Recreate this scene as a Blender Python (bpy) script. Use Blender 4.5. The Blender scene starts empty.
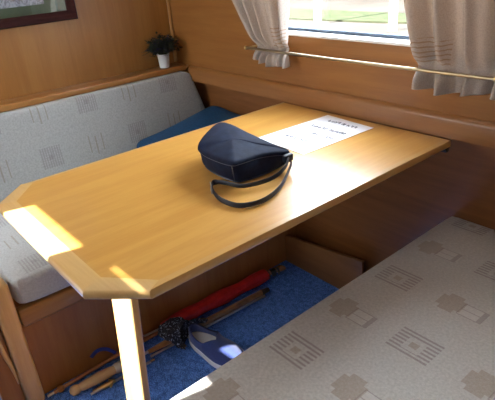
import bpy, bmesh, math, random
from mathutils import Vector, Matrix, noise
C = bpy.context.scene.collection
rnd = random.Random(7)
PI = math.pi

# ------------------------------------------------------------------ node helper
class S:
    """a socket with arithmetic"""
    def __init__(s, nt, sock): s.nt, s.k = nt, sock
    def _m(s, op, o=None, o2=None):
        n = s.nt.nodes.new('ShaderNodeMath'); n.operation = op
        s.nt.links.new(s.k, n.inputs[0])
        for i, v in ((1, o), (2, o2)):
            if v is None: continue
            if isinstance(v, S): s.nt.links.new(v.k, n.inputs[i])
            else: n.inputs[i].default_value = v
        return S(s.nt, n.outputs[0])
    def __add__(s, o): return s._m('ADD', o)
    def __sub__(s, o): return s._m('SUBTRACT', o)
    def __mul__(s, o): return s._m('MULTIPLY', o)
    def lt(s, o): return s._m('LESS_THAN', o)
    def gt(s, o): return s._m('GREATER_THAN', o)
    def abs(s): return s._m('ABSOLUTE')
    def mod(s, o): return s._m('FLOORED_MODULO', o)
    def floor(s): return s._m('FLOOR')
    def mx(s, o): return s._m('MAXIMUM', o)

class Mat:
    def __init__(s, name):
        s.m = bpy.data.materials.new(name); s.m.use_nodes = True
        s.nt = s.m.node_tree; s.b = s.nt.nodes['Principled BSDF']; s.out = s.nt.nodes['Material Output']
    def new(s, t, **kw):
        n = s.nt.nodes.new(t)
        for k, v in kw.items(): setattr(n, k, v)
        return n
    def link(s, a, b): s.nt.links.new(a.k if isinstance(a, S) else a, b)
    def coords(s, scale=(1, 1, 1), rot=(0, 0, 0)):
        tc = s.new('ShaderNodeTexCoord'); mp = s.new('ShaderNodeMapping')
        mp.inputs['Scale'].default_value = scale; mp.inputs['Rotation'].default_value = rot
        s.link(tc.outputs['Object'], mp.inputs['Vector']); return mp.outputs[0]
    def xyz(s):
        tc = s.new('ShaderNodeTexCoord'); sp = s.new('ShaderNodeSeparateXYZ')
        s.link(tc.outputs['Object'], sp.inputs[0]); return [S(s.nt, o) for o in sp.outputs]
    def noise(s, vec, scale, detail=3, rough=.5, dist=0):
        n = s.new('ShaderNodeTexNoise'); n.inputs['Scale'].default_value = scale
        n.inputs['Detail'].default_value = detail; n.inputs['Roughness'].default_value = rough
        n.inputs['Distortion'].default_value = dist
        if vec is not None: s.link(vec, n.inputs['Vector'])
        return S(s.nt, n.outputs[0])
    def ramp(s, f, stops):
        r = s.new('ShaderNodeValToRGB'); e = r.color_ramp.elements
        while len(e) < len(stops): e.new(.5)
        for q, (p, c) in zip(e, stops): q.position = p; q.color = (*c, 1)
        s.link(f, r.inputs[0]); return r.outputs[0]
    def mix(s, f, a, b, mode='MIX'):
        n = s.new('ShaderNodeMix', data_type='RGBA', blend_type=mode)
        for i, v in ((0, f), (6, a), (7, b)):
            if isinstance(v, (int, float)): n.inputs[i].default_value = v
            elif isinstance(v, tuple): n.inputs[i].default_value = (*v, 1)
            else: s.link(v, n.inputs[i])
        return n.outputs[2]
    def bump(s, h, strength=.3, dist=.002):
        b = s.new('ShaderNodeBump'); b.inputs['Strength'].default_value = strength
        b.inputs['Distance'].default_value = dist
        s.link(h, b.inputs['Height']); s.link(b.outputs[0], s.b.inputs['Normal'])
    def set(s, **kw):
        for k, v in kw.items(): s.b.inputs[k.replace('_', ' ')].default_value = v
        return s

def plain(name, col, rough=.5, metal=0, **kw):
    m = Mat(name); m.b.inputs['Base Color'].default_value = (*col, 1)
    m.set(Roughness=rough, Metallic=metal, **kw); return m.m

def wood(name, light, dark, along='y', rough=.35, coat=0., bump=.08, spec=.5):
    m = Mat(name)
    sc = {'x': (1, 14, 14), 'y': (14, 1, 14), 'z': (14, 14, 1)}[along]
    v = m.coords(sc)
    a = m.noise(v, 2.2, 5, .6, .6)
    fine = m.noise(m.coords(tuple(q * 6 for q in sc)), 3.0, 3, .7)
    big = m.noise(m.coords(tuple(max(1, q * .25) for q in sc)), 1.5, 2)
    f = a * .62 + fine * .22 + big * .2
    mid = tuple((p + q) / 2 for p, q in zip(light, dark))
    col = m.ramp(f, [(.36, dark), (.5, mid), (.62, light)])
    m.link(col, m.b.inputs['Base Color'])
    m.set(Roughness=rough); m.b.inputs['Coat Weight'].default_value = coat
    m.b.inputs['Coat Roughness'].default_value = .12
    m.b.inputs['Specular IOR Level'].default_value = spec
    m.bump(fine, bump, .0008)
    return m.m

def fabric(name, base, u_ax, v_ax, u0, v0, pu, pv, kindB, contrast=1.):
    """woven upholstery: a checkerboard of striped squares and (B) blotch-with-box or three bars"""
    m = Mat(name); c = m.xyz(); u, v = c[u_ax], c[v_ax]
    un, vn = (u - (u0 - pu / 2)) * (1 / pu), (v - (v0 - pv / 2)) * (1 / pv)
    iu, iv = un.floor(), vn.floor()
    par = (iu + iv).mod(2.0).gt(.5)
    lu, lv = (un - iu - .5) * pu, (vn - iv - .5) * pv
    def box(cu, cv, hu, hv): return (lu - cu).abs().lt(hu) * (lv - cv).abs().lt(hv)
    inv = lambda a: a * -1 + 1
    wob = m.noise(m.coords((90, 90, 90)), 3, 2) * .5 + .5
    if kindB == 'blotch':
        sq = box(0, 0, .05, .041) * lv._m('MULTIPLY', 1.0).mod(.0116).lt(.0058) * inv(box(0, 0, .021, .021))
        cen = box(0, 0, .010, .009)
        bl = box(-.022, 0, .031, .022).mx(box(-.022, 0, .018, .036))
        bx = box(.034, -.004, .030, .024) * inv(box(.034, -.004, .0275, .0215))
        lines = box(.034, -.004, .03, .0012).mx(box(.058, -.004, .006, .024)).mx(bx)
        fill = box(.034, -.004, .0275, .0215)
        stripeA, tan = sq * inv(par), (cen * inv(par)).mx(bl * par)
        grey = lines * par; lightm = fill * par
    else:
        sq = box(0, 0, .042, .042) * lu.mod(.0095).lt(.0045)
        sq = sq.mx(box(0, 0, .042, .042) * lv.mod(.0095).lt(.0025) * .6) * .62
        bars = box(-.028, .006, .0022, .036).mx(box(0, -.004, .0028, .038)).mx(box(.028, .004, .0022, .036))
        stripeA, tan = sq * inv(par), (bars * par)
        grey = box(0, 0, .009, .009) * inv(par) * .6; lightm = box(0, 0, .0, .0)
    weave = m.noise(m.coords((1, 1, 1)), 420, 2, .7)
    speck = m.noise(m.coords((1, 1, 1)), 160, 2, .6)
    b0 = m.ramp(speck, [(.3, tuple(q * .86 for q in base)), (.7, tuple(min(1, q * 1.1) for q in base))])
    tancol = tuple(p * q for p, q in zip(base, (.60, .47, .36)))
    grcol = tuple(p * q for p, q in zip(base, (.50, .42, .45)))
    col = m.mix(lightm * .35, b0, tuple(min(1, q * 1.25) for q in base))
    col = m.mix(stripeA * wob * (.95 * contrast), col, grcol)
    col = m.mix(tan * wob * (.75 * contrast), col, tancol)
    col = m.mix(grey * wob * (.8 * contrast), col, grcol)
    m.link(col, m.b.inputs['Base Color'])
    m.set(Roughness=.95); m.b.inputs['Sheen Weight'].default_value = .25
    m.bump(weave, .5, .0015)
    return m.m

# ------------------------------------------------------------------ mesh helpers
def BM(): return bmesh.new()
def box(bm, x0, x1, y0, y1, z0, z1, bev=0, seg=2):
    vs = [bm.verts.new((x, y, z)) for x in (x0, x1) for y in (y0, y1) for z in (z0, z1)]
    q = [(0, 1, 3, 2), (4, 6, 7, 5), (0, 4, 5, 1), (2, 3, 7, 6), (0, 2, 6, 4), (1, 5, 7, 3)]
    fs = [bm.faces.new([vs[i] for i in f]) for f in q]
    bmesh.ops.recalc_face_normals(bm, faces=fs)
    if bev:
        es = list({e for f in fs for e in f.edges})
        bmesh.ops.bevel(bm, geom=es, offset=bev, segments=seg, profile=.5, affect='EDGES')
    return vs
def prism(bm, pts, a, b, axis='z', bev=0, seg=2):
    def P(p, h):
        return {'z': (p[0], p[1], h), 'y': (p[0], h, p[1]), 'x': (h, p[0], p[1])}[axis]
    lo = [bm.verts.new(P(p, a)) for p in pts]; hi = [bm.verts.new(P(p, b)) for p in pts]
    fs = [bm.faces.new(lo), bm.faces.new(hi)]
    n = len(pts)
    for i in range(n): fs.append(bm.faces.new((lo[i], lo[(i + 1) % n], hi[(i + 1) % n], hi[i])))
    bmesh.ops.recalc_face_normals(bm, faces=fs)
    if bev:
        es = list({e for f in fs for e in f.edges})
        bmesh.ops.bevel(bm, geom=es, offset=bev, segments=seg, profile=.5, affect='EDGES')
def tube(bm, pts, rads, n=12, cap=True, flat=None):
    """flat=(normal hint, ratio) squashes the section"""
    pts = [Vector(p) for p in pts]
    if not hasattr(rads, '__len__'): rads = [rads] * len(pts)
    rings = []; up = Vector((0, 0, 1))
    for i, p in enumerate(pts):
        t = (pts[min(i + 1, len(pts) - 1)] - pts[max(i - 1, 0)]).normalized()
        u = up if abs(t.dot(up)) < .95 else Vector((1, 0, 0))
        s = t.cross(u).normalized(); w = s.cross(t)
        r = rads[i]; rs, rw = (r if isinstance(r, tuple) else (r, r))
        rings.append([bm.verts.new(p + s * math.cos(k * 2 * PI / n) * rs + w * math.sin(k * 2 * PI / n) * rw) for k in range(n)])
    fs = []
    for a, b in zip(rings, rings[1:]):
        for k in range(n): fs.append(bm.faces.new((a[k], a[(k + 1) % n], b[(k + 1) % n], b[k])))
    if cap: fs += [bm.faces.new(rings[0]), bm.faces.new(rings[-1])]
    bmesh.ops.recalc_face_normals(bm, faces=fs)
def smooth_path(pts, n=8):
    pts = [Vector(p) for p in pts]; out = []
    for i in range(len(pts) - 1):
        p0, p1, p2, p3 = pts[max(i - 1, 0)], pts[i], pts[i + 1], pts[min(i + 2, len(pts) - 1)]
        for k in range(n):
            t = k / n
            out.append(.5 * ((2 * p1) + (p2 - p0) * t + (2 * p0 - 5 * p1 + 4 * p2 - p3) * t * t + (3 * p1 - p0 - 3 * p2 + p3) * t ** 3))
    return out + [pts[-1]]
def grid_mesh(bm, f, nu, nv, closeu=False):
    g = [[bm.verts.new(f(i / nu, j / nv)) for j in range(nv + 1)] for i in range(nu + (0 if closeu else 1))]
    L = len(g)
    for i in range(nu):
        for j in range(nv):
            bm.faces.new((g[i][j], g[(i + 1) % L][j], g[(i + 1) % L][j + 1], g[i][j + 1]))
    return g
def pillow(bm, lo, hi, p=.12, n=14, top=None, dome=1):
    """box with rounded, slightly domed faces: superellipsoid-like cushion from a subdivided box"""
    c = [(a + b) / 2 for a, b in zip(lo, hi)]; h = [(b - a) / 2 for a, b in zip(lo, hi)]
    r = p
    start = len(bm.verts)
    t = bmesh.new(); bmesh.ops.create_cube(t, size=2)
    bmesh.ops.subdivide_edges(t, edges=t.edges[:], cuts=n, use_grid_fill=True)
    vm = {}
    for v in t.verts:
        q = [v.co[k] * h[k] for k in range(3)]
        inner = [max(-(h[k] - r), min(h[k] - r, q[k])) for k in range(3)]
        d = Vector([q[k] - inner[k] for k in range(3)])
        # spherify corner region
        e = Vector([abs(v.co[k]) for k in range(3)])
        if d.length > 1e-9:
            m_ = max(abs(x) for x in d); d = d.normalized() * m_
        o = Vector([c[k] + inner[k] + d[k] for k in range(3)])
        crown = (1 - (v.co[0]) ** 2) * (1 - (v.co[1]) ** 2) * .008 * dome
        if v.co[2] > .99 and dome: o.z += crown
        if top: o = Vector(top(o))
        vm[v.index] = bm.verts.new(o)
    t.faces.ensure_lookup_table()
    for f in t.faces: bm.faces.new([vm[v.index] for v in f.verts])
    t.free()

def obj(name, bm, mat, parent=None, smooth=True, origin=None, sub=0, solid=0, angle=40):
    me = bpy.data.meshes.new(name)
    bmesh.ops.remove_doubles(bm, verts=bm.verts[:], dist=1e-6)
    if parent is not None: o0 = world_loc(parent)
    elif origin is not None: o0 = Vector(origin)
    else:
        xs = [v.co for v in bm.verts]
        o0 = Vector(((min(v.x for v in xs) + max(v.x for v in xs)) / 2, (min(v.y for v in xs) + max(v.y for v in xs)) / 2, min(v.z for v in xs)))
    bmesh.ops.translate(bm, verts=bm.verts[:], vec=-o0)
    bm.to_mesh(me); bm.free()
    o = bpy.data.objects.new(name, me); C.objects.link(o)
    if parent is not None: o.parent = parent
    else: o.location = o0
    if mat: me.materials.append(mat)
    if smooth:
        for p in me.polygons: p.use_smooth = True
        try: me.set_sharp_from_angle(angle=math.radians(angle))
        except Exception: pass
    if solid:
        md = o.modifiers.new('Solidify', 'SOLIDIFY'); md.thickness = solid; md.offset = 0
    if sub:
        md = o.modifiers.new('Subsurf', 'SUBSURF'); md.levels = sub; md.render_levels = sub
    return o
def world_loc(o):
    v = Vector((0, 0, 0))
    while o is not None: v = v + o.location; o = o.parent
    return v
def thing(name, label, cat, loc, group=None):
    o = bpy.data.objects.new(name, None); C.objects.link(o); o.location = loc
    o.empty_display_size = .05
    return tag(o, label, cat, group)
def tag(o, label, cat, group=None, kind=None):
    o['label'] = label; o['category'] = cat
    if group: o['group'] = group
    if kind: o['kind'] = kind
    return o
def struct(name, bm, mat, **kw):
    o = obj(name, bm, mat, **kw); o['kind'] = 'structure'; return o

# ------------------------------------------------------------------ materials
OAK_T = wood('oak_table_veneer', (.62, .335, .080), (.53, .26, .052), 'y', .33, .5)
OAK_E = wood('oak_solid_edging', (.60, .36, .125), (.52, .28, .085), 'y', .3, .5)
OAK_EX = wood('oak_solid_edging_across', (.70, .46, .19), (.60, .37, .135), 'x', .3, .6)
OAK_LEG = wood('oak_leg', (.66, .42, .18), (.52, .29, .105), 'z', .35, .2)
OAK_WX = wood('oak_lining_lengthwise', (.275, .115, .030), (.215, .083, .020), 'x', .38, .03, spec=.3)
OAK_WZ = wood('oak_lining_upright', (.31, .140, .036), (.25, .105, .024), 'z', .38, .03, spec=.3)
OAK_TRX = wood('oak_trim_lengthwise', (.29, .125, .038), (.225, .090, .026), 'x', .33, .05, spec=.35)
OAK_TRY = wood('oak_trim_crosswise', (.34, .155, .044), (.25, .105, .028), 'y', .33, .05, spec=.35)
OAK_BY = wood('oak_bench_panel', (.34, .145, .042), (.26, .102, .028), 'z', .38, .0, spec=.3)
OAK_DK = wood('oak_lining_below_gunwale', (.25, .098, .032), (.18, .066, .021), 'x', .3, .1, spec=.35)
OAK_LEDGE = wood('oak_ledge_board', (.24, .105, .035), (.18, .075, .024), 'x', .4, 0, spec=.3)
OAK_LOW = wood('mahogany_toned_low_panel', (.36, .13, .055), (.24, .08, .032), 'x', .2, .3)
FAB_R = fabric('beige_fabric_box_motifs', (.58, .57, .54), 0, 1, .762 - 1.0, -.709 + .5, .1735, .19, 'blotch')
FAB_L = fabric('grey_beige_fabric_bars', (.355, .36, .35), 1, 2, -.716 + .5 + .193, .752 - .46, .193, .176, 'bars', 1.0)
FAB_LS = fabric('grey_beige_fabric_bars_seat', (.44, .46, .47), 1, 0, -1.0 + .5, -.055 + .28, .193, .176, 'bars', 1.0)
def carpet():
    m = Mat('blue_carpet')
    a = m.noise(m.coords(), 260, 3, .7); b = m.noise(m.coords(), 60, 2)
    m.link(m.ramp(a * .75 + b * .25, [(.40, (.028, .09, .36)), (.5, (.075, .21, .70)), (.60, (.19, .42, .98))]), m.b.inputs['Base Color'])
    m.set(Roughness=1.0); m.bump(a, .9, .006); return m.m
CARPET = carpet()
MAHOG = wood('dark_mahogany_frame', (.045, .012, .010), (.02, .006, .006), 'y', .8, 0)
MAHOG.node_tree.nodes['Principled BSDF'].inputs['Specular IOR Level'].default_value = .15
MAT_GREEN = plain('green_mount', (.05, .085, .05), .8)
CHROME = plain('chrome', (.75, .75, .75), .2, 1)
BRASS = plain('brass', (.62, .46, .2), .28, 1)
DBRASS = plain('dull_brass', (.36, .29, .18), .35, 1)
STEEL = plain('brushed_steel', (.55, .55, .55), .35, 1)
BLACKP = plain('black_plastic', (.012, .012, .014), .4)
WHITEP = plain('white_glazed_pot', (.72, .76, .80), .35)
WHITEPAINT = plain('white_painted_sill', (.9, .89, .86), .4)
ALU = plain('grey_blue_window_frame', (.07, .09, .12), .8, 0, Specular_IOR_Level=.1)
RUB_WHITE = plain('white_rubber_sole', (.85, .86, .88), .55)

def cloth_mat(name, c0, c1, scale=90, rough=.95, bump=.4, bd=.002, sheen=.3):
    m = Mat(name); a = m.noise(m.coords(), scale, 3, .65)
    m.link(m.ramp(a, [(.35, c0), (.65, c1)]), m.b.inputs['Base Color'])
    m.set(Roughness=rough); m.b.inputs['Sheen Weight'].default_value = sheen
    m.bump(a, bump, bd); return m.m
NAVY = cloth_mat('navy_soft_leather', (.0035, .007, .022), (.007, .014, .040), 35, .8, .25, .002, .0)
NAVY.node_tree.nodes['Principled BSDF'].inputs['Specular IOR Level'].default_value = .2
NAVY_D = plain('dark_navy_strap', (.008, .011, .022), .5)
PIPING = plain('navy_piping', (.03, .045, .085), .5)
TEAL = cloth_mat('dark_teal_blue_quilt', (.002, .035, .10), (.004, .06, .16), 120, .95, .3, .002, 0)
RED = cloth_mat('red_umbrella_nylon', (.42, .008, .010), (.60, .018, .02), 30, .5, .15, .002, 0)
SHOEB = cloth_mat('blue_canvas', (.022, .04, .16), (.04, .07, .25), 400, .9, .5, .001)
def flecked():
    m = Mat('black_cloth_white_flecks'); a = m.noise(m.coords((1, 1, 1)), 42, 2, .5, 4.0)
    m.link(m.ramp(a, [(.55, (.006, .007, .014)), (.60, (.03, .035, .06)), (.64, (.40, .46, .58))]), m.b.inputs['Base Color'])
    m.set(Roughness=.7); m.bump(a, .3, .002); return m.m
FLECK = flecked()
def curtain_mat(name, x0, x1, zlo, zhi, wind):
    m = Mat(name); x, y, z = m.xyz()
    w = m.noise(m.coords((30, 1, 8)), 1.2, 2)
    zz = z + w * .018
    st = zz.mod(.0125).lt(.0032) * x.gt(x0) * x.lt(x1) * z.gt(zlo) * z.lt(zhi)
    fine = m.noise(m.coords((1, 1, 1)), 300, 2, .7)
    base = m.ramp(fine, [(.3, (.40, .345, .305)), (.7, (.53, .47, .42))])
    col = m.mix(st * .75, base, (.30, .19, .12))
    m.link(col, m.b.inputs['Base Color']); m.set(Roughness=.9)
    m.bump(fine, .3, .001)
    tr = m.new('ShaderNodeBsdfTranslucent'); m.link(m.mix(1.0, col, (1., .86, .72), 'MULTIPLY'), tr.inputs[0])
    mx = m.new('ShaderNodeMixShader'); mx.inputs[0].default_value = .22
    m.link(m.b.outputs[0], mx.inputs[1]); m.link(tr.outputs[0], mx.inputs[2]); m.link(mx.outputs[0], m.out.inputs[0])
    return m.m
def glass_mat(name, refl=.06):
    m = Mat(name); t = m.new('ShaderNodeBsdfTransparent'); g = m.new('ShaderNodeBsdfGlossy')
    g.inputs['Roughness'].default_value = .02
    mx = m.new('ShaderNodeMixShader')
    mx.inputs[0].default_value = refl
    m.link(t.outputs[0], mx.inputs[1]); m.link(g.outputs[0], mx.inputs[2]); m.link(mx.outputs[0], m.out.inputs[0])
    m.nt.nodes.remove(m.b); return m.m
GLASS = glass_mat('window_glass')

# ------------------------------------------------------------------ the cabin shell
XB = -.75      # bulkhead
YU = .02       # upper hull-side lining
YL = .08       # recessed lower lining
YO = -2.0      # opposite side
XE = 3.4
b = BM(); box(b, XB - .03, XE, YO - .03, YL + .03, -.03, 0); struct('floor', b, CARPET, smooth=False)

def wall_holes(bm, u0, u1, z0, z1, holes, y0, y1):
    us = sorted({u0, u1, *[h[0] for h in holes], *[h[1] for h in holes]})
    zs = sorted({z0, z1, *[h[2] for h in holes], *[h[3] for h in holes]})
    for a, c in zip(us, us[1:]):
        for d, e in zip(zs, zs[1:]):
            um, zm = (a + c) / 2, (d + e) / 2
            if any(h[0] < um < h[1] and h[2] < zm < h[3] for h in holes): continue
            box(bm, a, c, y0, y1, d, e)
def clean(bm):
    bmesh.ops.remove_doubles(bm, verts=bm.verts[:], dist=1e-6)
    seen = {}
    for f in bm.faces[:]:
        k = frozenset(v.index for v in f.verts); seen.setdefault(k, []).append(f)
    dead = [f for fs in seen.values() if len(fs) > 1 for f in fs]
    bmesh.ops.delete(bm, geom=dead, context='FACES_ONLY')
WX0, WX1, WZ0, WZ1 = -.155, .80, .972, 1.46       # hull-side window opening
b = BM(); wall_holes(b, XB, XE, .76, 1.95, [(WX0, WX1, WZ0, WZ1)], YU, YU + .06)
b.verts.index_update(); clean(b)
struct('wall_hull_side', b, OAK_WX, smooth=False)
b = BM(); box(b, XB, XE, YL, YL + .03, 0, .76); struct('wall_hull_side_lower', b, OAK_DK, smooth=False)
b = BM(); box(b, XB - .03, XB, YO, YL, 0, 1.95); struct('wall_bulkhead', b, OAK_WZ, smooth=False)
b = BM(); box(b, 1.455, 1.485, -1.13, YL, 0, 1.95); struct('wall_forward', b, OAK_WZ, smooth=False)
b = BM(); box(b, XB, XE, YO, YU + .06, 1.95, 1.98); struct('ceiling', b, plain('cream_ceiling', (.75, .70, .60), .6), smooth=False)

# unseen far side: openings cut to shape the sun patches, others added for fill
SUN = Vector((.25, 1.0, -.80))                    # the way the sunlight travels
def back(x, y, z):                               # where the sunbeam that reaches (x,y,z) crosses the far wall
    t = (y - (YO)) / SUN.y
    return x - SUN.x * t, z - SUN.z * t
xa0, za1 = back(.165, -1.0, .725); xa1, _ = back(.452, -1.012, .725)
xs0, zs1 = back(.572, -.9885, .725); xs1, zs0 = back(.686, -1.004, .725)
xl0, _ = back(.29, -.93, .2); 
holes = [(xa0, xa1, 1.185, za1), (xl0 - .0, xa1, .84, 1.185),
         (xs0, xs1, zs0, zs1), (back(.66, -.95, .45)[0], back(.699, -.95, .45)[0], 1.08, 1.335),
         (1.5, 2.4, 1.0, 1.6), (-.74, -.36, .35, 1.165), (-.72, -.13, 1.22, 1.85)]
b = BM(); wall_holes(b, XB, XE, 0, 1.95, holes, YO - .012, YO)
b.verts.index_update(); clean(b)
struct('wall_far_side', b, OAK_WX, smooth=False)

# unseen window added as soft fill, with a translucent blind that scatters the sun
w2 = bpy.data.objects.new('fill_window', None); C.objects.link(w2); w2.location = (-.43, YO, 1.2); w2['kind'] = 'structure'
mb_ = Mat('white_fill_blind'); trb = mb_.new('ShaderNodeBsdfTranslucent'); trb.inputs[0].default_value = (.85, .85, .83, 1)
mb_.link(trb.outputs[0], mb_.out.inputs[0]); mb_.nt.nodes.remove(mb_.b)
b = BM(); grid_mesh(b, lambda u, v: Vector((-.735 + .62 * u, YO + .014 + .006 * math.sin(u * 60), 1.20 + .67 * v)), 60, 2); obj('fill_blind', b, mb_.m, w2)
b = BM(); box(b, -.735, -.115, YO + .004, YO + .030, 1.862, 1.89, .004); obj('fill_blind_rail', b, WHITEPAINT, w2)
b = BM(); box(b, XE, XE + .03, YO, YL, 0, 1.95); struct('wall_end', b, OAK_WZ, smooth=False)

# gunwale trim: fascia with a small rounded top, capping the recess
b = BM()
prism(b, [(0.0, .728), (.0, .778), (.004, .788), (.012, .793), (YL, .793), (YL, .728)], -.625, XE, axis='x', bev=0)
struct('trim_1', b, OAK_TRX)
# bead in the corner between bulkhead and hull side
b = BM(); tube(b, [(XB + .006, YU - .006, .80), (XB + .006, YU - .006, 1.95)], .008, 8); struct('trim_2', b, OAK_TRY)
# low boxed ledge on the floor along the hull side
b = BM()
prism(b, [(-.022, 0), (.394, 0), (.394, .178), (-.022, .128)], .0, .016, axis='y', bev=.002)
struct('trim_3', b, OAK_LEDGE)

# window
w = thing('window', '', '', ((WX0 + WX1) / 2, YU + .03, WZ0)); 
for k in ('label', 'category'): del w[k]
w.name = 'window_1'; w['kind'] = 'structure'
b = BM(); box(b, WX0, WX1, YU - .006, YU + .048, WZ0 - .004, WZ0 + .005, .002); obj('window_sill', b, WHITEPAINT, w)
b = BM()
fy0, fy1 = YU + .045, YU + .062; ft = .011
box(b, WX0, WX1, fy0, fy1, WZ0 + .004, WZ0 + .004 + ft, .002); box(b, WX0, WX1, fy0, fy1, WZ1 - ft, WZ1, .002)
box(b, WX0, WX0 + ft, fy0, fy1, WZ0, WZ1, .002); box(b, WX1 - ft, WX1, fy0, fy1, WZ0, WZ1, .002)
obj('window_frame', b, ALU, w)
b = BM(); box(b, WX0 + ft, WX1 - ft, fy0 + .006, fy0 + .010, WZ0 + .014, WZ1 - ft); obj('pane', b, GLASS, w)

# ------------------------------------------------------------------ left bench
lb = thing('bench', 'built-in oak bench under the left seat, with a rounded corner post', 'bench', (-.3, -.5, 0))
b = BM(); box(b, -.045, -.024, -1.095, YL - .002, .002, .30, .0); obj('front_panel', b, OAK_BY, lb)
b = BM(); box(b, -.03, .006, -1.095, -.001, .292, .352, .008, 3); obj('front_rail', b, OAK_TRY, lb)
b = BM(); box(b, XB + .001, -.025, -1.09, YL - .002, .325, .349, .0); obj('seat_board', b, OAK_BY, lb)
b = BM(); box(b, -.070, .008, -1.150, -1.097, .001, .455, .014, 4); obj('corner_post', b, OAK_LEG, lb)
b = BM(); prism(b, [(-1.1502, .43), (-1.1502, .0015), (-1.212, .0015), (-1.212, .12), (-1.200, .27), (-1.178, .38)], -.06, -.014, axis='x', bev=.006); obj('end_bracket', b, OAK_BY, lb)
b = BM(); tube(b, smooth_path([(-.014, -1.168, .33), (-.013, -1.166, .235), (-.013, -1.156, .16), (-.013, -1.154, .10)], 5), [.003 + .004 * math.sin(i / 15 * PI) for i in range(16)], 8); obj('bead', b, OAK_LEG, lb)
b = BM()   # end rail with a long sweeping arch underneath
arch = [(-.075, .452), (-.075, .25)]
for i in range(0, 13):
    t = i / 12; arch.append((-.075 - .50 * t, .25 + .135 * math.sin(min(1, t * 1.15) * PI / 2)))
arch += [(-.60, .452)]
prism(b, arch, -1.149, -1.136, axis='y', bev=.006); obj('end_rail', b, OAK_LEG, lb)
b = BM(); box(b, -.70, -.06, -1.135, -1.122, .001, .42); obj('end_panel', b, OAK_BY, lb)

c = thing('seat_cushion', 'grey-beige patterned seat cushion of the left bench, partly under the table', 'cushion', (-.28, -.5, .352))
b = BM(); pillow(b, (-.60, -1.09, .353), (.008, YL - .01, .458), .024); obj('cover', b, FAB_LS, c, sub=1)
c = thing('backrest_cushion', 'long grey-beige backrest cushion with small bar motifs against the left bulkhead', 'cushion', (-.64, -.5, .46))
b = BM()
def bt(o):
    k = (o.z - .46) / .32
    yy = o.y + (.0 if o.y < -.3 else -(max(0, k) ** 1.2) * .085 * (o.y + .3) / .38)
    return (o.x - .035 * k, yy, o.z)
pillow(b, (-.685, -1.12, .462), (-.565, YL - .006, .776), .012, top=bt, dome=False); obj('cover', b, FAB_L, c, sub=1)

sh = thing('shelf', 'narrow oak shelf with a rounded lip above the left backrest', 'shelf', (-.69, -.5, .77))
b = BM(); box(b, XB + .001, -.632, -1.20, YU - .002, .783, .795, .002); obj('shelf_board', b, OAK_TRY, sh)
b = BM(); box(b, -.648, -.628, -1.20, YU - .022, .777, .802, .005, 3); obj('lip', b, OAK_TRY, sh)

# teal-blue quilt heaped in the corner
q = thing('folded_quilt', 'dark teal-blue quilt heaped in the corner of the left seat behind the table', 'quilt', (-.35, -.15, .459))
b = BM()
def qt(o):
    k = (o.y + .38) / .44
    f = .55 + .42 * max(0, k)
    z = .468 + (o.z - .468) * f
    z += .006 * math.sin(o.x * 23 + o.y * 9)
    z -= max(0, o.x + .36) * .12 * (o.z > .5)
    x = o.x
    return (x, o.y, max(.468, z))
pillow(b, (-.555, -.38, .468), (-.09, YL - .008, .625), .05, top=qt); obj('cover', b, TEAL, q, sub=1)

# ------------------------------------------------------------------ right bench
rb = thing('bench', 'built-in oak bench under the right seat beside the table', 'bench', (1.0, -.5, 0))
b = BM(); box(b, .722, .74, -1.095, YL - .002, .002, .30); obj('front_panel', b, OAK_BY, rb)
b = BM(); box(b, .695, .728, -1.095, YL - .002, .292, .350, .008, 3); obj('front_rail', b, OAK_TRY, rb)
b = BM(); box(b, .73, 1.45, -1.09, YL - .002, .325, .349); obj('seat_board', b, OAK_BY, rb)
b = BM(); box(b, .74, 1.45, -1.095, -1.075, .001, .325); obj('end_panel', b, OAK_BY, rb)
c = thing('seat_cushion', 'large beige seat cushion with box and stripe motifs in the right foreground', 'cushion', (1.0, -.5, .352))
b = BM(); pillow(b, (.678, -1.10, .352), (1.45, YL - .001, .450), .010, n=30, dome=.3); obj('cover', b, FAB_R, c)

# ------------------------------------------------------------------ table
TX0, TX1, TY0, TY1, TZ = 0.0, .694, -1.080, -.003, .725
CH = .088
tb = thing('dining_table', 'long oak table with clipped corners reaching from the hull wall to the aisle', 'table', ((TX0 + TX1) / 2, -.55, 0))
outer = [(TX0, TY1), (TX0, TY0 + CH), (TX0 + CH, TY0), (TX1 - CH, TY0), (TX1, TY0 + CH), (TX1, TY1)]
SW, EW = .018, .046                                # narrow side lipping, wide end boards
inner = [(TX0 + SW, TY1), (TX0 + SW, TY0 + CH + .030), (TX0 + CH + .018, TY0 + EW), (TX1 - CH - .018, TY0 + EW), (TX1 - SW, TY0 + CH + .030), (TX1 - SW, TY1)]
b = BM(); prism(b, [(x, y) for x, y in inner], TZ - .020, TZ - .0002, 'z'); obj('tabletop', b, OAK_T, tb, smooth=False)
# edging: five mitred strips, one mesh, rounded outside edge
def strip(bm, o0, o1, i0, i1):
    vs = []
    O0, O1, I0, I1 = [Vector(v) for v in (o0, o1, i0, i1)]
    w_ = .3 if (Vector(o0) - Vector(i0)).length < .03 else .13
    prof = [(1, -.020), (w_, -.020), (w_ * .3, -.018), (0, -.013), (0, -.007), (w_ * .3, -.002), (w_, 0), (1, 0)]
    A = [bm.verts.new((*(O0.lerp(I0, t)), TZ + z)) for t, z in prof]
    B = [bm.verts.new((*(O1.lerp(I1, t)), TZ + z)) for t, z in prof]
    n = len(prof)
    fs = [bm.faces.new((A[k], A[(k + 1) % n], B[(k + 1) % n], B[k])) for k in range(n)] + [bm.faces.new(A), bm.faces.new(B)]
    bmesh.ops.recalc_face_normals(bm, faces=fs)
for k, mt in ((0, OAK_E), (1, OAK_EX), (2, OAK_EX), (3, OAK_EX), (4, OAK_E)):
    b = BM(); strip(b, outer[k], outer[k + 1], inner[k], inner[k + 1]); obj('edge_strip', b, mt, tb, angle=50)
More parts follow.
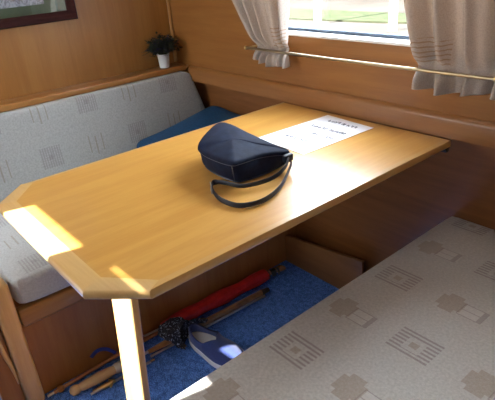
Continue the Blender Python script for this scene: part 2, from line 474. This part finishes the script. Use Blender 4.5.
# leg: a plank swinging down from the underside
b = BM()
def legy(z): return -.900 - (.70 - z) * .068
vs = box(b, .312, .424, -.012, .012, .001, .704)
for v in vs: v.co.y += legy(v.co.z)
bmesh.ops.bevel(b, geom=b.edges[:], offset=.006, segments=3, profile=.5, affect='EDGES')
obj('leg', b, OAK_LEG, tb)
b = BM(); box(b, .275, .455, -.885, -.80, .690, .7044, .002); obj('leg_bracket', b, OAK_E, tb)
b = BM(); box(b, .655, .690, -.018, -.002, .690, .7044, .002); obj('wall_bracket', b, BLACKP, tb)
b = BM(); box(b, .03, .58, -.022, -.002, .68, .7044, .002); obj('wall_batten', b, OAK_TRX, tb)

# ------------------------------------------------------------------ sheet of paper with faint handwriting
pp = thing('paper_sheet', 'white sheet of paper with four faint handwritten lines on the table', 'paper', (.35, -.2, TZ))
b = BM()
pc = [(.236, -.336), (.446, -.347), (.457, -.046), (.252, -.027)]
prism(b, pc, TZ + .0006, TZ + .0013, 'z'); obj('sheet', b, plain('white_paper', (.86, .88, .93), .45), pp, smooth=False)
b = BM()
INK = plain('grey_ink', (.24, .24, .28), 1, 0, Specular_IOR_Level=0)
def scribble(x, y, w, h, seed):
    r = random.Random(seed); n = max(2, int(w / (h * .8)))
    for i in range(n):
        x0 = x + i * w / n; x1 = x0 + w / n * .6
        kinds = [[(x0, y), (x0, y + h)], [(x0, y + h), (x1, y + h)], [(x1, y), (x1, y + h)], [(x0, y), (x1, y)], [(x0, y + h / 2), (x1, y + h / 2)], [(x0, y + h), (x1, y)]]
        for s_ in r.sample(kinds, 3):
            (a0, b0), (a1, b1) = s_
            tube(b, [(a0, b0, TZ + .0016), (a1, b1, TZ + .0016)], .0012, 4)
for k, (x, y, w_, h) in enumerate([(.300, -.080, .050, .013), (.358, -.082, .012, .013), (.380, -.084, .040, .013),
                                  (.285, -.150, .070, .013), (.365, -.152, .065, .013), (.340, -.205, .055, .012),
                                  (.400, -.205, .03, .012), (.285, -.270, .055, .012), (.350, -.272, .045, .012)]):
    b = BM(); scribble(x, y, w_, h, k); obj('handwritten_word', b, INK, pp, smooth=False)

# ------------------------------------------------------------------ bag
bg = thing('shoulder_bag', 'small dark navy shoulder bag with flap and strap lying on the table', 'bag', (.40, -.52, TZ))
top = [(.340, -.611, .790), (.306, -.595, .797), (.259, -.526, .805), (.244, -.479, .810), (.278, -.466, .808), (.365, -.470, .800), (.451, -.460, .785),
       (.485, -.444, .772), (.472, -.486, .778), (.462, -.532, .783), (.467, -.589, .788), (.462, -.614, .790), (.405, -.619, .790)]
bot = [(.322, -.591), (.294, -.575), (.268, -.530), (.262, -.485), (.285, -.466), (.365, -.452), (.425, -.430),
       (.455, -.424), (.466, -.465), (.471, -.526), (.463, -.575), (.449, -.597), (.385, -.601)]
N = 91
def loop_at(t, pts):
    n = len(pts); f = t * n; i = int(f) % n; k = f - int(f)
    p = [Vector(pts[(i + d) % n]) for d in (-1, 0, 1, 2)]
    s = .5
    return .5 * ((2 * p[1]) + (p[2] - p[0]) * k + (2 * p[0] - 5 * p[1] + 4 * p[2] - p[3]) * k * k + (3 * p[1] - p[0] - 3 * p[2] + p[3]) * k ** 3)
def bag_body(u, v):
    T = loop_at(u, top); B = loop_at(u, [(x, y, TZ + .003) for x, y in bot])
    cen = Vector((.385, -.535, 0))
    p = B.lerp(T, v)
    d = Vector((p.x - cen.x, p.y - cen.y, 0)).normalized()
    bulge = math.sin(v * PI) ** .8 * .006 + .002 * math.sin(u * 40 + v * 5) * math.sin(v * PI)
    if v < .08: bulge -= (.08 - v) / .08 * .007
    return p + d * bulge
b = BM(); g = grid_mesh(b, bag_body, N, 14, True)
b.faces.new([g[i][0] for i in range(N)][::-1])
f = b.faces.new([g[i][14] for i in range(N)])
bmesh.ops.recalc_face_normals(b, faces=b.faces[:])
obj('body', b, NAVY, bg, angle=60)
# flap: dome over the top that droops over the rim
cenT = Vector((.375, -.540, .801))
def flap(u, v):
    T = loop_at(u, top)
    if v < .8:
        k = v / .8
        p = cenT.lerp(T, k); p.z += .005 * (1 - k ** 2.2) + .0025 * math.sin(p.x * 60 + p.y * 30) * (1 - k)
        p.z += .003
        return p
    k = (v - .8) / .2
    d = Vector((T.x - cenT.x, T.y - cenT.y, 0)).normalized()
    front = max(0, math.sin((u - .02) * 2 * PI - PI * .9)) if False else 1
    drop = .009
    return Vector((T.x, T.y, T.z + .003)) + d * (.0045 * math.sin(k * PI / 2)) + Vector((0, 0, -drop * k ** 1.4))
b = BM(); grid_mesh(b, flap, N, 20, True); bmesh.ops.remove_doubles(b, verts=b.verts[:], dist=1e-5); bmesh.ops.recalc_face_normals(b, faces=b.faces[:])
obj('flap', b, NAVY, bg, solid=.003, angle=60)
b = BM(); tube(b, [flap(i / N, 1.0) for i in range(N + 1)], .0018, 6, cap=False); obj('piping', b, PIPING, bg)
b = BM(); tube(b, [loop_at(i / N, [(x, y, TZ + .005) for x, y in bot]) for i in range(N + 1)], .0022, 6, cap=False); obj('piping', b, PIPING, bg)
b = BM(); tube(b, [bag_body(11 / 13, v / 8) for v in range(9)], .0016, 6); obj('corner_seam', b, PIPING, bg)
st = [(.478, -.448, .760), (.497, -.446, .748), (.516, -.473, .738), (.567, -.554, .733), (.588, -.630, .732), (.566, -.680, .732), (.512, -.690, .733), (.460, -.675, .735),
      (.424, -.648, .736), (.446, -.632, .738), (.500, -.612, .738), (.525, -.545, .741), (.520, -.490, .752), (.496, -.452, .764)]
pth = smooth_path(st, 7)
b = BM(); tube(b, pth, [(.0022, .0075) if 8 < i < 60 else (.0025, .006) for i in range(len(pth))], 10)
for v in b.verts: v.co.z = max(v.co.z, TZ + .0008)
obj('strap', b, NAVY_D, bg)
b = BM()
bc = Vector((.452, -.674, .740))
dirx = Vector((-.85, .5, 0)).normalized(); up = Vector((0, 0, 1))
ring = [bc + dirx * a + up * c_ for a, c_ in ((-.012, -.011), (.012, -.011), (.012, .010), (-.012, .010), (-.012, -.011))]
tube(b, ring, .0016, 6)
obj('buckle', b, STEEL, bg)
b = BM(); box(b, .488, .502, -.470, -.440, .752, .772, .004, 3); obj('strap_tab', b, NAVY_D, bg)

# ------------------------------------------------------------------ picture on the bulkhead
pf = thing('framed_picture', 'framed picture with green mount and dark mahogany frame on the bulkhead', 'picture', (XB + .001, -.74, 1.05))
py0, py1, pz0, pz1, fw = -1.06, -.428, 1.053, 1.46, .036
b = BM()
xf = XB + .003
def fr(bm, y0, y1, z0, z1, w_, xb, xt):
    pts_o = [(y0, z0), (y1, z0), (y1, z1), (y0, z1)]
    pts_i = [(y0 + w_, z0 + w_), (y1 - w_, z0 + w_), (y1 - w_, z1 - w_), (y0 + w_, z1 - w_)]
    for k in range(4):
        o0, o1, i0, i1 = [Vector(v) for v in (pts_o[k], pts_o[(k + 1) % 4], pts_i[k], pts_i[(k + 1) % 4])]
        prof = [(0, 0), (0, .7), (.12, 1), (.4, .95), (.62, .6), (.85, .62), (1, .45), (1, 0)]
        A = [bm.verts.new((xb + (xt - xb) * h, *o0.lerp(i0, t))) for t, h in prof]
        B = [bm.verts.new((xb + (xt - xb) * h, *o1.lerp(i1, t))) for t, h in prof]
        fs = [bm.faces.new((A[j], A[(j + 1) % 8], B[(j + 1) % 8], B[j])) for j in range(8)] + [bm.faces.new(A), bm.faces.new(B)]
        bmesh.ops.recalc_face_normals(bm, faces=fs)
fr(b, py0, py1, pz0, pz1, fw, xf, XB + .026); obj('frame', b, MAHOG, pf)
b = BM(); box(b, xf, XB + .007, py0 + fw - .003, py1 - fw + .003, pz0 + fw - .003, pz1 - fw + .003); obj('mount', b, MAT_GREEN, pf, smooth=False)
def mapmat():
    m = Mat('pale_print'); a = m.noise(m.coords((1, 1, 1)), 28, 4, .6, 1.5)
    m.link(m.ramp(a, [(.44, (.36, .39, .46)), (.5, (.13, .13, .16)), (.54, (.36, .39, .45))]), m.b.inputs['Base Color']); m.set(Roughness=.7); return m.m
b = BM(); box(b, XB + .007, XB + .008, -.985, -.548, 1.123, 1.40); obj('print', b, mapmat(), pf, smooth=False)
b = BM(); box(b, XB + .0095, XB + .011, py0 + fw - .004, py1 - fw + .004, pz0 + fw - .004, pz1 - fw + .004); obj('glazing', b, GLASS, pf, smooth=False)

# ------------------------------------------------------------------ plant
pl = thing('potted_plant', 'small dark purple-green plant in a white pot on the corner shelf', 'potted plant', (-.69, -.083, .796))
b = BM()
cx, cy = -.69, -.083
prof = [(0.0, .7965), (.020, .7965), (.0225, .799), (.0265, .852), (.0285, .8535), (.0285, .858), (.025, .858), (.023, .846), (0, .846)]
def lathe(bm, prof, c, n=32):
    rings = []
    for r, z in prof:
        rings.append([bm.verts.new((c[0] + max(r, 1e-5) * math.cos(k * 2 * PI / n), c[1] + max(r, 1e-5) * math.sin(k * 2 * PI / n), z)) for k in range(n)])
    for A, B in zip(rings, rings[1:]):
        for k in range(n): bm.faces.new((A[k], A[(k + 1) % n], B[(k + 1) % n], B[k]))
    bmesh.ops.recalc_face_normals(bm, faces=bm.faces[:])
lathe(b, prof, (cx, cy)); obj('pot', b, WHITEP, pl)
b = BM(); lathe(b, [(0, .845), (.0235, .845), (.0235, .849), (0, .851)], (cx, cy)); obj('soil', b, plain('soil', (.02, .013, .01), 1), pl)
b = BM(); bl = BM(); b_st = BM()
for i in range(230):
    a = rnd.uniform(0, 2 * PI); sp = rnd.uniform(.15, 1) ** .7
    hgt = rnd.uniform(.010, .095) * (1.15 - .5 * sp)
    L = .078 * sp
    p0 = Vector((cx + .010 * math.cos(a), cy + .010 * math.sin(a), .85))
    p2 = Vector((max(XB + .006, cx + L * math.cos(a)), min(YU - .006, cy + L * 1.15 * math.sin(a)), .85 + hgt))
    p1 = (p0 + p2) / 2 + Vector((0, 0, .018))
    pts = smooth_path([p0, p1, p2], 3)
    tube(b_st, pts, [.0008] * len(pts), 4)
    tgt = bl if i % 3 == 0 else b
    for k in range(5):
        p = pts[min(len(pts) - 1, 2 + k)]
        aa = rnd.uniform(0, 2 * PI); d = Vector((math.cos(aa), math.sin(aa), rnd.uniform(-.2, .8))).normalized()
        s_ = d.cross(Vector((0, 0, 1))).normalized() * (.0055 if tgt is b else .0045)
        ln = .020 if tgt is b else .012
        q0, q1, q2, q3 = p, p + d * ln * .5 + s_, p + d * ln, p + d * ln * .5 - s_
        vs = [tgt.verts.new(q_) for q_ in (q0, q1, q2, q3)]
        for v_ in vs: v_.co.x = max(v_.co.x, XB + .003); v_.co.y = min(v_.co.y, YU - .003)
        tgt.faces.new(vs)
obj('stems', b_st, plain('plant_stem', (.02, .035, .015), .8), pl)
obj('foliage', b, cloth_mat('dark_leaf', (.005, .012, .007), (.016, .026, .012), 60, .9, .2, .001, 0), pl, smooth=False)
obj('flowers', bl, plain('dull_purple_flower', (.022, .016, .06), .9), pl, smooth=False)

# ------------------------------------------------------------------ curtain rod and curtains
rd = thing('curtain_rod', 'thin metal rod running across below the window holding both curtains in', 'curtain rod', (.38, -.045, .915))
b = BM(); tube(b, [(-.122, -.057, .925), (.30, -.057, .9235), (.60, -.057, .9245), (.99, -.057, .925)], .0048, 12); obj('rod', b, DBRASS, rd)
for xx in (-.119, .985):
    b = BM(); tube(b, [(xx, -.057, .925), (xx, YU - .001, .925)], .004, 8)
    tube(b, [(xx, YU - .004, .925), (xx, YU - .001, .925)], .011, 14)
    obj('bracket', b, BRASS, rd)
    b = BM(); bmesh.ops.create_uvsphere(b, u_segments=14, v_segments=10, radius=.007); bmesh.ops.translate(b, verts=b.verts[:], vec=(xx - .008 if xx < 0 else xx, -.057, .925)); obj('finial', b, BRASS, rd)
b = BM(); tube(b, [(.818, -.057, .9262), (.826, -.057, .9262)], .0085, 16); obj('brass_ring', b, BRASS, rd)
def curtain(name, label, Lf, Rf, zb, nf, amp, mat, phase, skew):
    t = thing(name, label, 'curtain', ((Lf(1.0) + Rf(1.0)) / 2, -.02, zb(.5)), 'cream curtains at the window')
    b = BM()
    def f(u, v):
        z0 = zb(u); z = z0 + (1.50 - z0) * v ** 1.15
        x = Lf(z) + (Rf(z) - Lf(z)) * u
        near = math.exp(-((z - .927) / .022) ** 2)
        a = amp * (1 - .75 * near)
        ph = u * nf * 2 * PI + phase + skew * (z - .93)
        s = 1.1 * (1 - 2 * abs(math.sin(ph / 2)) ** 1.5) + .3 * math.sin(2.3 * ph + 1.1)
        y = -.016 + a * s * .72 - .006 * near * 0
        if z > .93: y -= .012 * (1 - math.exp(-(z - .93) / .03)) 
        else: y -= .012 * (1 - math.exp(-(.93 - z) / .012))
        y = max(-.062, min(y, YU - .004))
        if abs(z - .925) < .012: y = max(y, -.0445)
        x += .004 * math.cos(ph)
        return Vector((x, y, z))
    grid_mesh(b, f, 120, 70)
    obj('curtain_fabric', b, mat, t, solid=.0012, angle=80)
    b = BM()
    tube(b, [f(i / 80, 0) + Vector((0, 0, .001)) for i in range(81)], .0014, 6)
    obj('hem', b, mat, t)
    return t
CURT_L = curtain_mat('cream_curtain_left', .03, .20, .065, .14, 0)
CURT_R = curtain_mat('cream_curtain_right', -.25, -.085, .06, .13, 0)
curtain('curtain', 'pale cream curtain left of the window, gathered behind the rod', lambda z: (-.104 - min(.2, max(0, z - .925)) * .64 - max(0, .925 - z) * .3),
        lambda z: .069 + min(.2, max(0, z - .925)) * .03 + max(0, .925 - z) * .05,
        lambda u: .884 - .018 * math.sin(u * 2.2) + .004 * math.sin(u * 19), 4.6, .028, CURT_L, .6, 5)
curtain('curtain', 'taupe-looking cream curtain right of the window at the photo edge', lambda z: (.590 - min(.2, max(0, z - .925)) * .26), lambda z: .96,
        lambda u: .868 - .006 * math.sin(u * 9), 4.6, .034, CURT_R, 3.4, -3)

# ------------------------------------------------------------------ things on the floor
# red umbrella
u = thing('umbrella', 'furled red umbrella with a black and chrome grip on the floor along the bench', 'umbrella', (.01, -.33, .0))
b = BM()
A0, A1 = Vector((.030, -.168, .034)), Vector((.009, -.655, .034))
rings = []
nseg, nr = 26, 48
for i in range(nseg + 1):
    t = i / nseg; p = A0.lerp(A1, t)
    r = .024 + .002 * math.sin(t * PI) + (.003 * math.sin(t * 17))
    if t > .9: r *= 1 - .12 * (t - .9) / .1
    ring_ = []
    for k in range(nr):
        a = k * 2 * PI / nr
        rr = r * (1 + .10 * abs(math.sin(a * 4 + t * 3)) + .05 * math.sin(a * 3 - t * 9))
        ring_.append(b.verts.new((p.x + rr * math.cos(a), p.y + .004 * math.sin(a * 5) * (t > .95), max(.003, p.z + rr * math.sin(a) * .95))))
    rings.append(ring_)
for P_, Q_ in zip(rings, rings[1:]):
    for k in range(nr): b.faces.new((P_[k], P_[(k + 1) % nr], Q_[(k + 1) % nr], Q_[k]))
b.faces.new(rings[0]); b.faces.new(rings[-1])
bmesh.ops.recalc_face_normals(b, faces=b.faces[:]); obj('canopy', b, RED, u, angle=70)
b = BM(); tube(b, [(.008, -.64, .034), (-.002, -.73, .033)], .004, 8); obj('shaft', b, STEEL, u)
b = BM(); tube(b, [(.030, -.185, .032), (.033, -.155, .030)], [.023, .019], 16); tube(b, [(.033, -.155, .030), (.037, -.105, .026)], [.015, .017], 16); obj('grip', b, BLACKP, u)
b = BM(); tube(b, [(.0332, -.158, .030), (.0337, -.150, .030)], .0195, 18); obj('chrome_band', b, CHROME, u); b = BM(); tube(b, [(.0355, -.125, .028), (.0362, -.117, .027)], .0185, 18); obj('chrome_band', b, CHROME, u)
b = BM(); tube(b, [(.037, -.108, .026), (.039, -.088, .024), (.040, -.070, .023)], [.019, .0205, .012], 16); obj('chrome_cap', b, CHROME, u)

# long stick umbrella with turned wooden handle
u = thing('umbrella', 'long slim brown umbrella with a fat turned wooden handle on the blue carpet', 'umbrella', (.06, -.6, 0))
def L2(t, z=.022): # along handle end -> tip
    p = Vector((.052, -1.035, z)).lerp(Vector((.098, -.215, z)), t); return p
b = BM()
pr_ = [(0, .006), (.006, .015), (.014, .0175), (.024, .0165), (.032, .012), (.040, .0145), (.06, .0165), (.10, .0185), (.135, .0165), (.15, .0145)]
tube(b, [L2(t / .80) for t, r in pr_], [r for t, r in pr_], 24); obj('handle', b, wood('beech_handle', (.56, .36, .17), (.42, .25, .11), 'y', .4, .2), u)
b = BM()
tube(b, [L2(.150 / .8), L2(.158 / .8), L2(.168 / .8), L2(.178 / .8), L2(.186 / .8)], [.0155, .0185, .0185, .0165, .013], 24); obj('collar', b, plain('pale_collar', (.55, .48, .38), .3, .3), u)
b = BM(); tube(b, [L2(.186 / .8), L2(.36)], .0055, 10); obj('shaft', b, STEEL, u)
b = BM()
pts = [L2(.34 + .62 * i / 14, .020) for i in range(15)]
tube(b, pts, [(.008 + .006 * min(1, i / 3) - .002 * (i / 14)) for i in range(15)], 10); obj('canopy', b, cloth_mat('brown_nylon', (.16, .07, .022), (.30, .15, .05), 25, .4), u, angle=25)
b = BM(); tube(b, [L2(.955, .020), L2(1.0, .018)], [.013, .009], 12); obj('tip', b, BLACKP, u)
b = BM(); tube(b, [p + Vector((.016, 0, -.008)) for p in pts], .0045, 8); obj('metal_rib', b, STEEL, u)

# thin cane close to the bench panel
u = thing('cane', 'thin brown cane lying closest to the bench panel behind the wooden handle', 'cane', (0, -.8, 0))
b = BM(); tube(b, [(.003, -1.07, .012), (-.004, -.85, .014), (-.004, -.60, .012)], .0065, 10); obj('rod', b, wood('reddish_cane', (.42, .18, .07), (.30, .11, .04), 'y', .35, .3), u)
b = BM(); tube(b, [(.0035, -1.092, .012), (.0034, -1.086, .012), (.003, -1.072, .012)], [.0045, .005, .005], 10); obj('ferrule', b, STEEL, u)
b = BM(); bmesh.ops.create_uvsphere(b, u_segments=16, v_segments=10, radius=.0125); bmesh.ops.translate(b, verts=b.verts[:], vec=(.003, -1.048, .013)); obj('knob', b, OAK_BY, u)

# small folded umbrella frame / steel rods with brass hook
u = thing('walking_pole', 'short steel pole with a brass clip beside the wooden umbrella handle', 'pole', (.09, -.8, 0))
b = BM(); tube(b, [(.094, -.985, .010), (.104, -.765, .010)], .0048, 10); obj('pole', b, STEEL, u)
b = BM(); tube(b, [(.090, -.975, .010), (.094, -.93, .010), (.097, -.90, .012)], [.006, .0085, .007], 12); tube(b, [(.082, -.915, .012), (.102, -.905, .020), (.112, -.925, .010)], .0035, 8); obj('brass_clip', b, BRASS, u)
b = BM(); tube(b, [(.104, -.770, .010), (.105, -.755, .010)], .0062, 10); obj('end_cap', b, CHROME, u)

# blue wrist strap standing up against the bench panel
b = BM()
sp = smooth_path([(-.012, -.925, .055), (-.006, -.900, .073), (.002, -.872, .066), (.016, -.850, .044)], 6)
tube(b, sp, [(.0022, .0075)] * len(sp), 8)
o = obj('wrist_strap', b, plain('blue_webbing', (.015, .03, .19), .7)); tag(o, 'short bright blue strap curling up beside the collar of the wooden handle', 'strap')

# crumpled flecked cloth
b = BM()
bmesh.ops.create_icosphere(b, subdivisions=6, radius=1)
for v in b.verts:
    n_ = v.co.copy()
    d = 1 + .22 * noise.noise(n_ * 2.2 + Vector((3, 1, 0))) + .13 * (1 - abs(noise.noise(n_ * 4.5)) * 2) + .05 * noise.noise(n_ * 10)
    a = math.atan2(n_.y, n_.x)
    p = Vector((n_.x * .062 * d, n_.y * .098 * d, n_.z * .030 * d))
    # droops over the canes towards the bench, spreads on the carpet to the right
    ang = math.radians(-32); x = p.x * math.cos(ang) - p.y * math.sin(ang); y = p.x * math.sin(ang) + p.y * math.cos(ang)
    X, Y = .090 + x * .78, -.642 + y * .60
    lo_ = .040 if X < .112 else max(.003, .040 - (X - .112) * 1.6)
    if Y > -.70: X = max(X, .047 + .004 * math.sin(Y * 90))
    v.co = Vector((X, Y, lo_ + max(0, .034 + p.z - .010 * (x / .06)) * .75))
tube(b, smooth_path([(.075, -.625, .058), (.088, -.585, .062), (.100, -.545, .056), (.098, -.528, .046), (.098, -.555, .050), (.090, -.600, .056)], 6), [(.012, .007)] * 31, 10)
_h = Vector((.096, -.594, 0)); _a = Vector((.264, .038, 0)).normalized(); _s = Vector((-_a.y, _a.x, 0))
for v in b.verts:                                 # the scarf lies against the heel of the shoe, not in it
    d = Vector((v.co.x, v.co.y, 0)) - _h; lim = -.004 + 6 * d.dot(_s) ** 2
    if d.dot(_a) > lim and abs(d.dot(_s)) < .058: v.co += _a * (lim - d.dot(_a))
o = obj('patterned_scarf', b, FLECK, angle=80); tag(o, 'crumpled black scarf with pale flecks between the red umbrella and the shoe', 'scarf')

# blue slip-on shoe
sh_ = thing('slip_on_shoe', 'blue canvas slip-on shoe with a white sole on the carpet by the right seat', 'shoe', (.22, -.52, 0))
heel = Vector((.096, -.594, 0)); toe = Vector((.360, -.556, 0))
ax = (toe - heel).normalized(); sd = Vector((-ax.y, ax.x, 0)); LEN = (toe - heel).length
def halfw(t):   # foot outline half width
    return .050 * (math.sin(min(1, t * 3.2 + .02) * PI / 2) ** .45) * (1 if t < .62 else math.sqrt(max(0, 1 - ((t - .62) / .38) ** 2.6))) * (.80 + .30 * math.exp(-((t - .66) / .28) ** 2))
def outline(s, k=1., z=0., inset=0.):
    # s in 0..1 round the shoe
    a = s * 2 * PI
    t = .5 - .5 * math.cos(a)
    w = max(0, halfw(t) - inset) * (1 if a <= PI else -1)
    return heel + ax * (LEN * (inset / LEN + t * (1 - 2 * inset / LEN))) + sd * w + Vector((0, 0, z))
n = 64
b = BM()
lay = [(.002, .003), (.002, 0), (.023, -.001), (.0245, .002)]
rg = [[b.verts.new(outline(i / n, z=z, inset=ins)) for i in range(n)] for z, ins in lay]
for P_, Q_ in zip(rg, rg[1:]):
    for k in range(n): b.faces.new((P_[k], P_[(k + 1) % n], Q_[(k + 1) % n], Q_[k]))
b.faces.new(rg[0]); b.faces.new(rg[-1]); bmesh.ops.recalc_face_normals(b, faces=b.faces[:]); obj('sole', b, RUB_WHITE, sh_)
# upper: walls rise from the sole; collar opening over the rear 55 percent
def collar_h(t): return .062 if t < .1 else .062 - .022 * math.sin(min(1, (t - .1) / .4) * PI) * .6
b = BM()
def upper(s, v):
    a = s * 2 * PI; t = .5 - .5 * math.cos(a)
    base = outline(s, z=.018, inset=.002)
    hgt = .050 - .014 * math.sin(max(0, min(1, (t - .05) / .42)) * PI)
    ins = .006 + .006 * v
    # rear: wall up to collar. front: vamp closes over to the centre line
    cl = heel + ax * (LEN * min(max(t, .06), .93))
    open_k = max(0, min(1, (t - .40) / .09))           # 0 = open, 1 = closed vamp
    vz = .018 + (.044 if t < .5 else .044 - .022 * ((t - .5) / .5) ** 1.5)
    wall = base + (cl - base).normalized() * (.006 * v ** 1.5 + .002 * v) + Vector((0, 0, hgt * math.sin(v * PI / 2)))
    ang = v * PI / 2
    vamp = Vector((base.x + (cl.x - base.x) * (1 - math.cos(ang)), base.y + (cl.y - base.y) * (1 - math.cos(ang)), .018 + (vz - .018) * math.sin(ang)))
    return wall.lerp(vamp, open_k)
grid_mesh(b, upper, 96, 12, True); bmesh.ops.remove_doubles(b, verts=b.verts[:], dist=4e-4); bmesh.ops.recalc_face_normals(b, faces=b.faces[:])
obj('upper', b, SHOEB, sh_, solid=.003, angle=70)
b = BM(); rgI = [b.verts.new(outline(i / n, z=.024, inset=.006)) for i in range(n)]; b.faces.new(rgI); obj('insole', b, plain('grey_insole', (.10, .105, .10), .9), sh_)
b = BM(); rim = [upper(i / 96, 1.0) for i in range(-22, 23)]; tube(b, rim, .0028, 8); obj('collar_binding', b, plain('dark_blue_binding', (.012, .018, .07), .8), sh_)

# ------------------------------------------------------------------ outside
b = BM(); box(b, -14, 10, .9, 40, .50, .60)
m = Mat('pale_quay_paving'); a = m.noise(m.coords(), 1.5, 4)
m.link(m.ramp(a, [(.3, (.060, .053, .045)), (.7, (.080, .071, .062))]), m.b.inputs['Base Color']); m.set(Roughness=1, Specular_IOR_Level=0)
o = struct('ground_quay', b, m.m, smooth=False)
b = BM(); prism(b, [(-4.6, 2.35), (-1.6, 2.55), (.5, 2.9), (.5, 3.25), (-1.6, 3.1), (-4.6, 3.15)], .601, .615)
m = Mat('pale_grass'); a = m.noise(m.coords(), 9, 5)
m.link(m.ramp(a, [(.3, (.040, .048, .026)), (.7, (.060, .068, .040))]), m.b.inputs['Base Color']); m.set(Roughness=1, Specular_IOR_Level=0)
tag(obj('lawn_strip', b, m.m, smooth=False), 'strip of sunlit green grass outside the window', 'grass', kind='stuff')
WP = plain('white_painted_post', (.9, .9, .9), .5)
for (x, y, lab) in ((-1.94, 2.30, 'white mooring post outside the window, the one nearer the left curtain'), (-1.10, 2.25, 'white mooring post outside the window, the one nearer the right curtain')):
    t = thing('mooring_post', lab, 'post', (x, y, .60), 'white posts on the quay')
    b = BM(); lathe(b, [(0, .601), (.036, .601), (.036, .63), (.033, .66), (.030, 1.45), (0, 1.45)], (x, y), 20); obj('shaft', b, WP, t)
    b = BM(); lathe(b, [(0, 1.45), (.055, 1.45), (.055, 1.49), (.03, 1.52), (0, 1.53)], (x, y), 20); obj('cap', b, WP, t)
# a moored white cabin cruiser beyond the grass
bo = thing('cabin_cruiser', 'white cabin cruiser with blue-tinted windows moored beyond the grass', 'boat', (-3.4, 5.2, .605))
b = BM()
hull = [(-6.2, 4.6), (-1.6, 4.4), (-.3, 5.1), (-1.6, 5.9), (-6.2, 5.8)]
lo = [b.verts.new((x * .96 - .1, 5.15 + (y - 5.15) * .75, .61)) for x, y in hull]; hi = [b.verts.new((x, y, 1.15)) for x, y in hull]
b.faces.new(lo); b.faces.new(hi)
for k in range(5): b.faces.new((lo[k], lo[(k + 1) % 5], hi[(k + 1) % 5], hi[k]))
bmesh.ops.recalc_face_normals(b, faces=b.faces[:]); obj('hull', b, WP, bo, smooth=False)
b = BM(); box(b, -5.4, -2.2, 4.75, 5.65, 1.15, 1.75, .06); obj('cabin', b, WP, bo)
WB = plain('blue_tinted_boat_window', (.20, .34, .45), .15)
for k in range(4):
    b = BM(); box(b, -5.2 + k * .75, -4.65 + k * .75, 4.735, 4.75, 1.30, 1.60, .004); obj('window', b, WB, bo)
b = BM(); box(b, -5.95, -1.9, 4.50, 4.56, .93, 1.0, .004); obj('stripe', b, WB, bo)

# ------------------------------------------------------------------ light
SKY_LO, SKY_HI = 5.0, 30.0
sun = bpy.data.lights.new('sun', 'SUN'); sun.energy = 34; sun.angle = math.radians(.5); sun.color = (1, .97, .92)
so = bpy.data.objects.new('sun', sun); C.objects.link(so); so.rotation_euler = SUN.to_track_quat('-Z', 'Y').to_euler(); so.location = (0, -4, 5)
wd = bpy.data.worlds.new('sky'); bpy.context.scene.world = wd; wd.use_nodes = True
nt = wd.node_tree; bgn = nt.nodes['Background']; bgn.inputs[0].default_value = (.80, .90, 1.0, 1); 
tc = nt.nodes.new('ShaderNodeTexCoord'); sx = nt.nodes.new('ShaderNodeSeparateXYZ'); mr = nt.nodes.new('ShaderNodeMapRange')
nt.links.new(tc.outputs['Generated'], sx.inputs[0]); nt.links.new(sx.outputs[1], mr.inputs[0])   # bright thin cloud on the window side
mr.interpolation_type = 'SMOOTHSTEP'
mr.inputs[1].default_value = .0; mr.inputs[2].default_value = .6; mr.inputs[3].default_value = SKY_LO; mr.inputs[4].default_value = SKY_HI
nt.links.new(mr.outputs[0], bgn.inputs[1])

# ------------------------------------------------------------------ camera
cam = bpy.data.cameras.new('camera'); co = bpy.data.objects.new('camera', cam); C.objects.link(co)
cam.sensor_fit = 'HORIZONTAL'; cam.sensor_width = 36; cam.lens = 37.1523; cam.clip_start = .02
R = ((.64564042, .76018057, -.07262195), (.29189667, -.33355088, -.89640401), (-.70565202, .55755656, -.43724811))
M = Matrix(((R[0][0], -R[1][0], -R[2][0]), (R[0][1], -R[1][1], -R[2][1]), (R[0][2], -R[1][2], -R[2][2]))).to_4x4()
M.translation = (1.393875, -1.3090875, 1.25)
co.matrix_world = M
sc = bpy.context.scene; sc.camera = co
vs_ = sc.view_settings; vs_.view_transform = 'Standard'; vs_.look = 'None'; vs_.gamma = 1; vs_.use_curve_mapping = False
vs_.exposure = 0.2
sc.cycles.max_bounces = 8; sc.cycles.diffuse_bounces = 5; sc.cycles.transparent_max_bounces = 8
sc.cycles.sample_clamp_indirect = 6
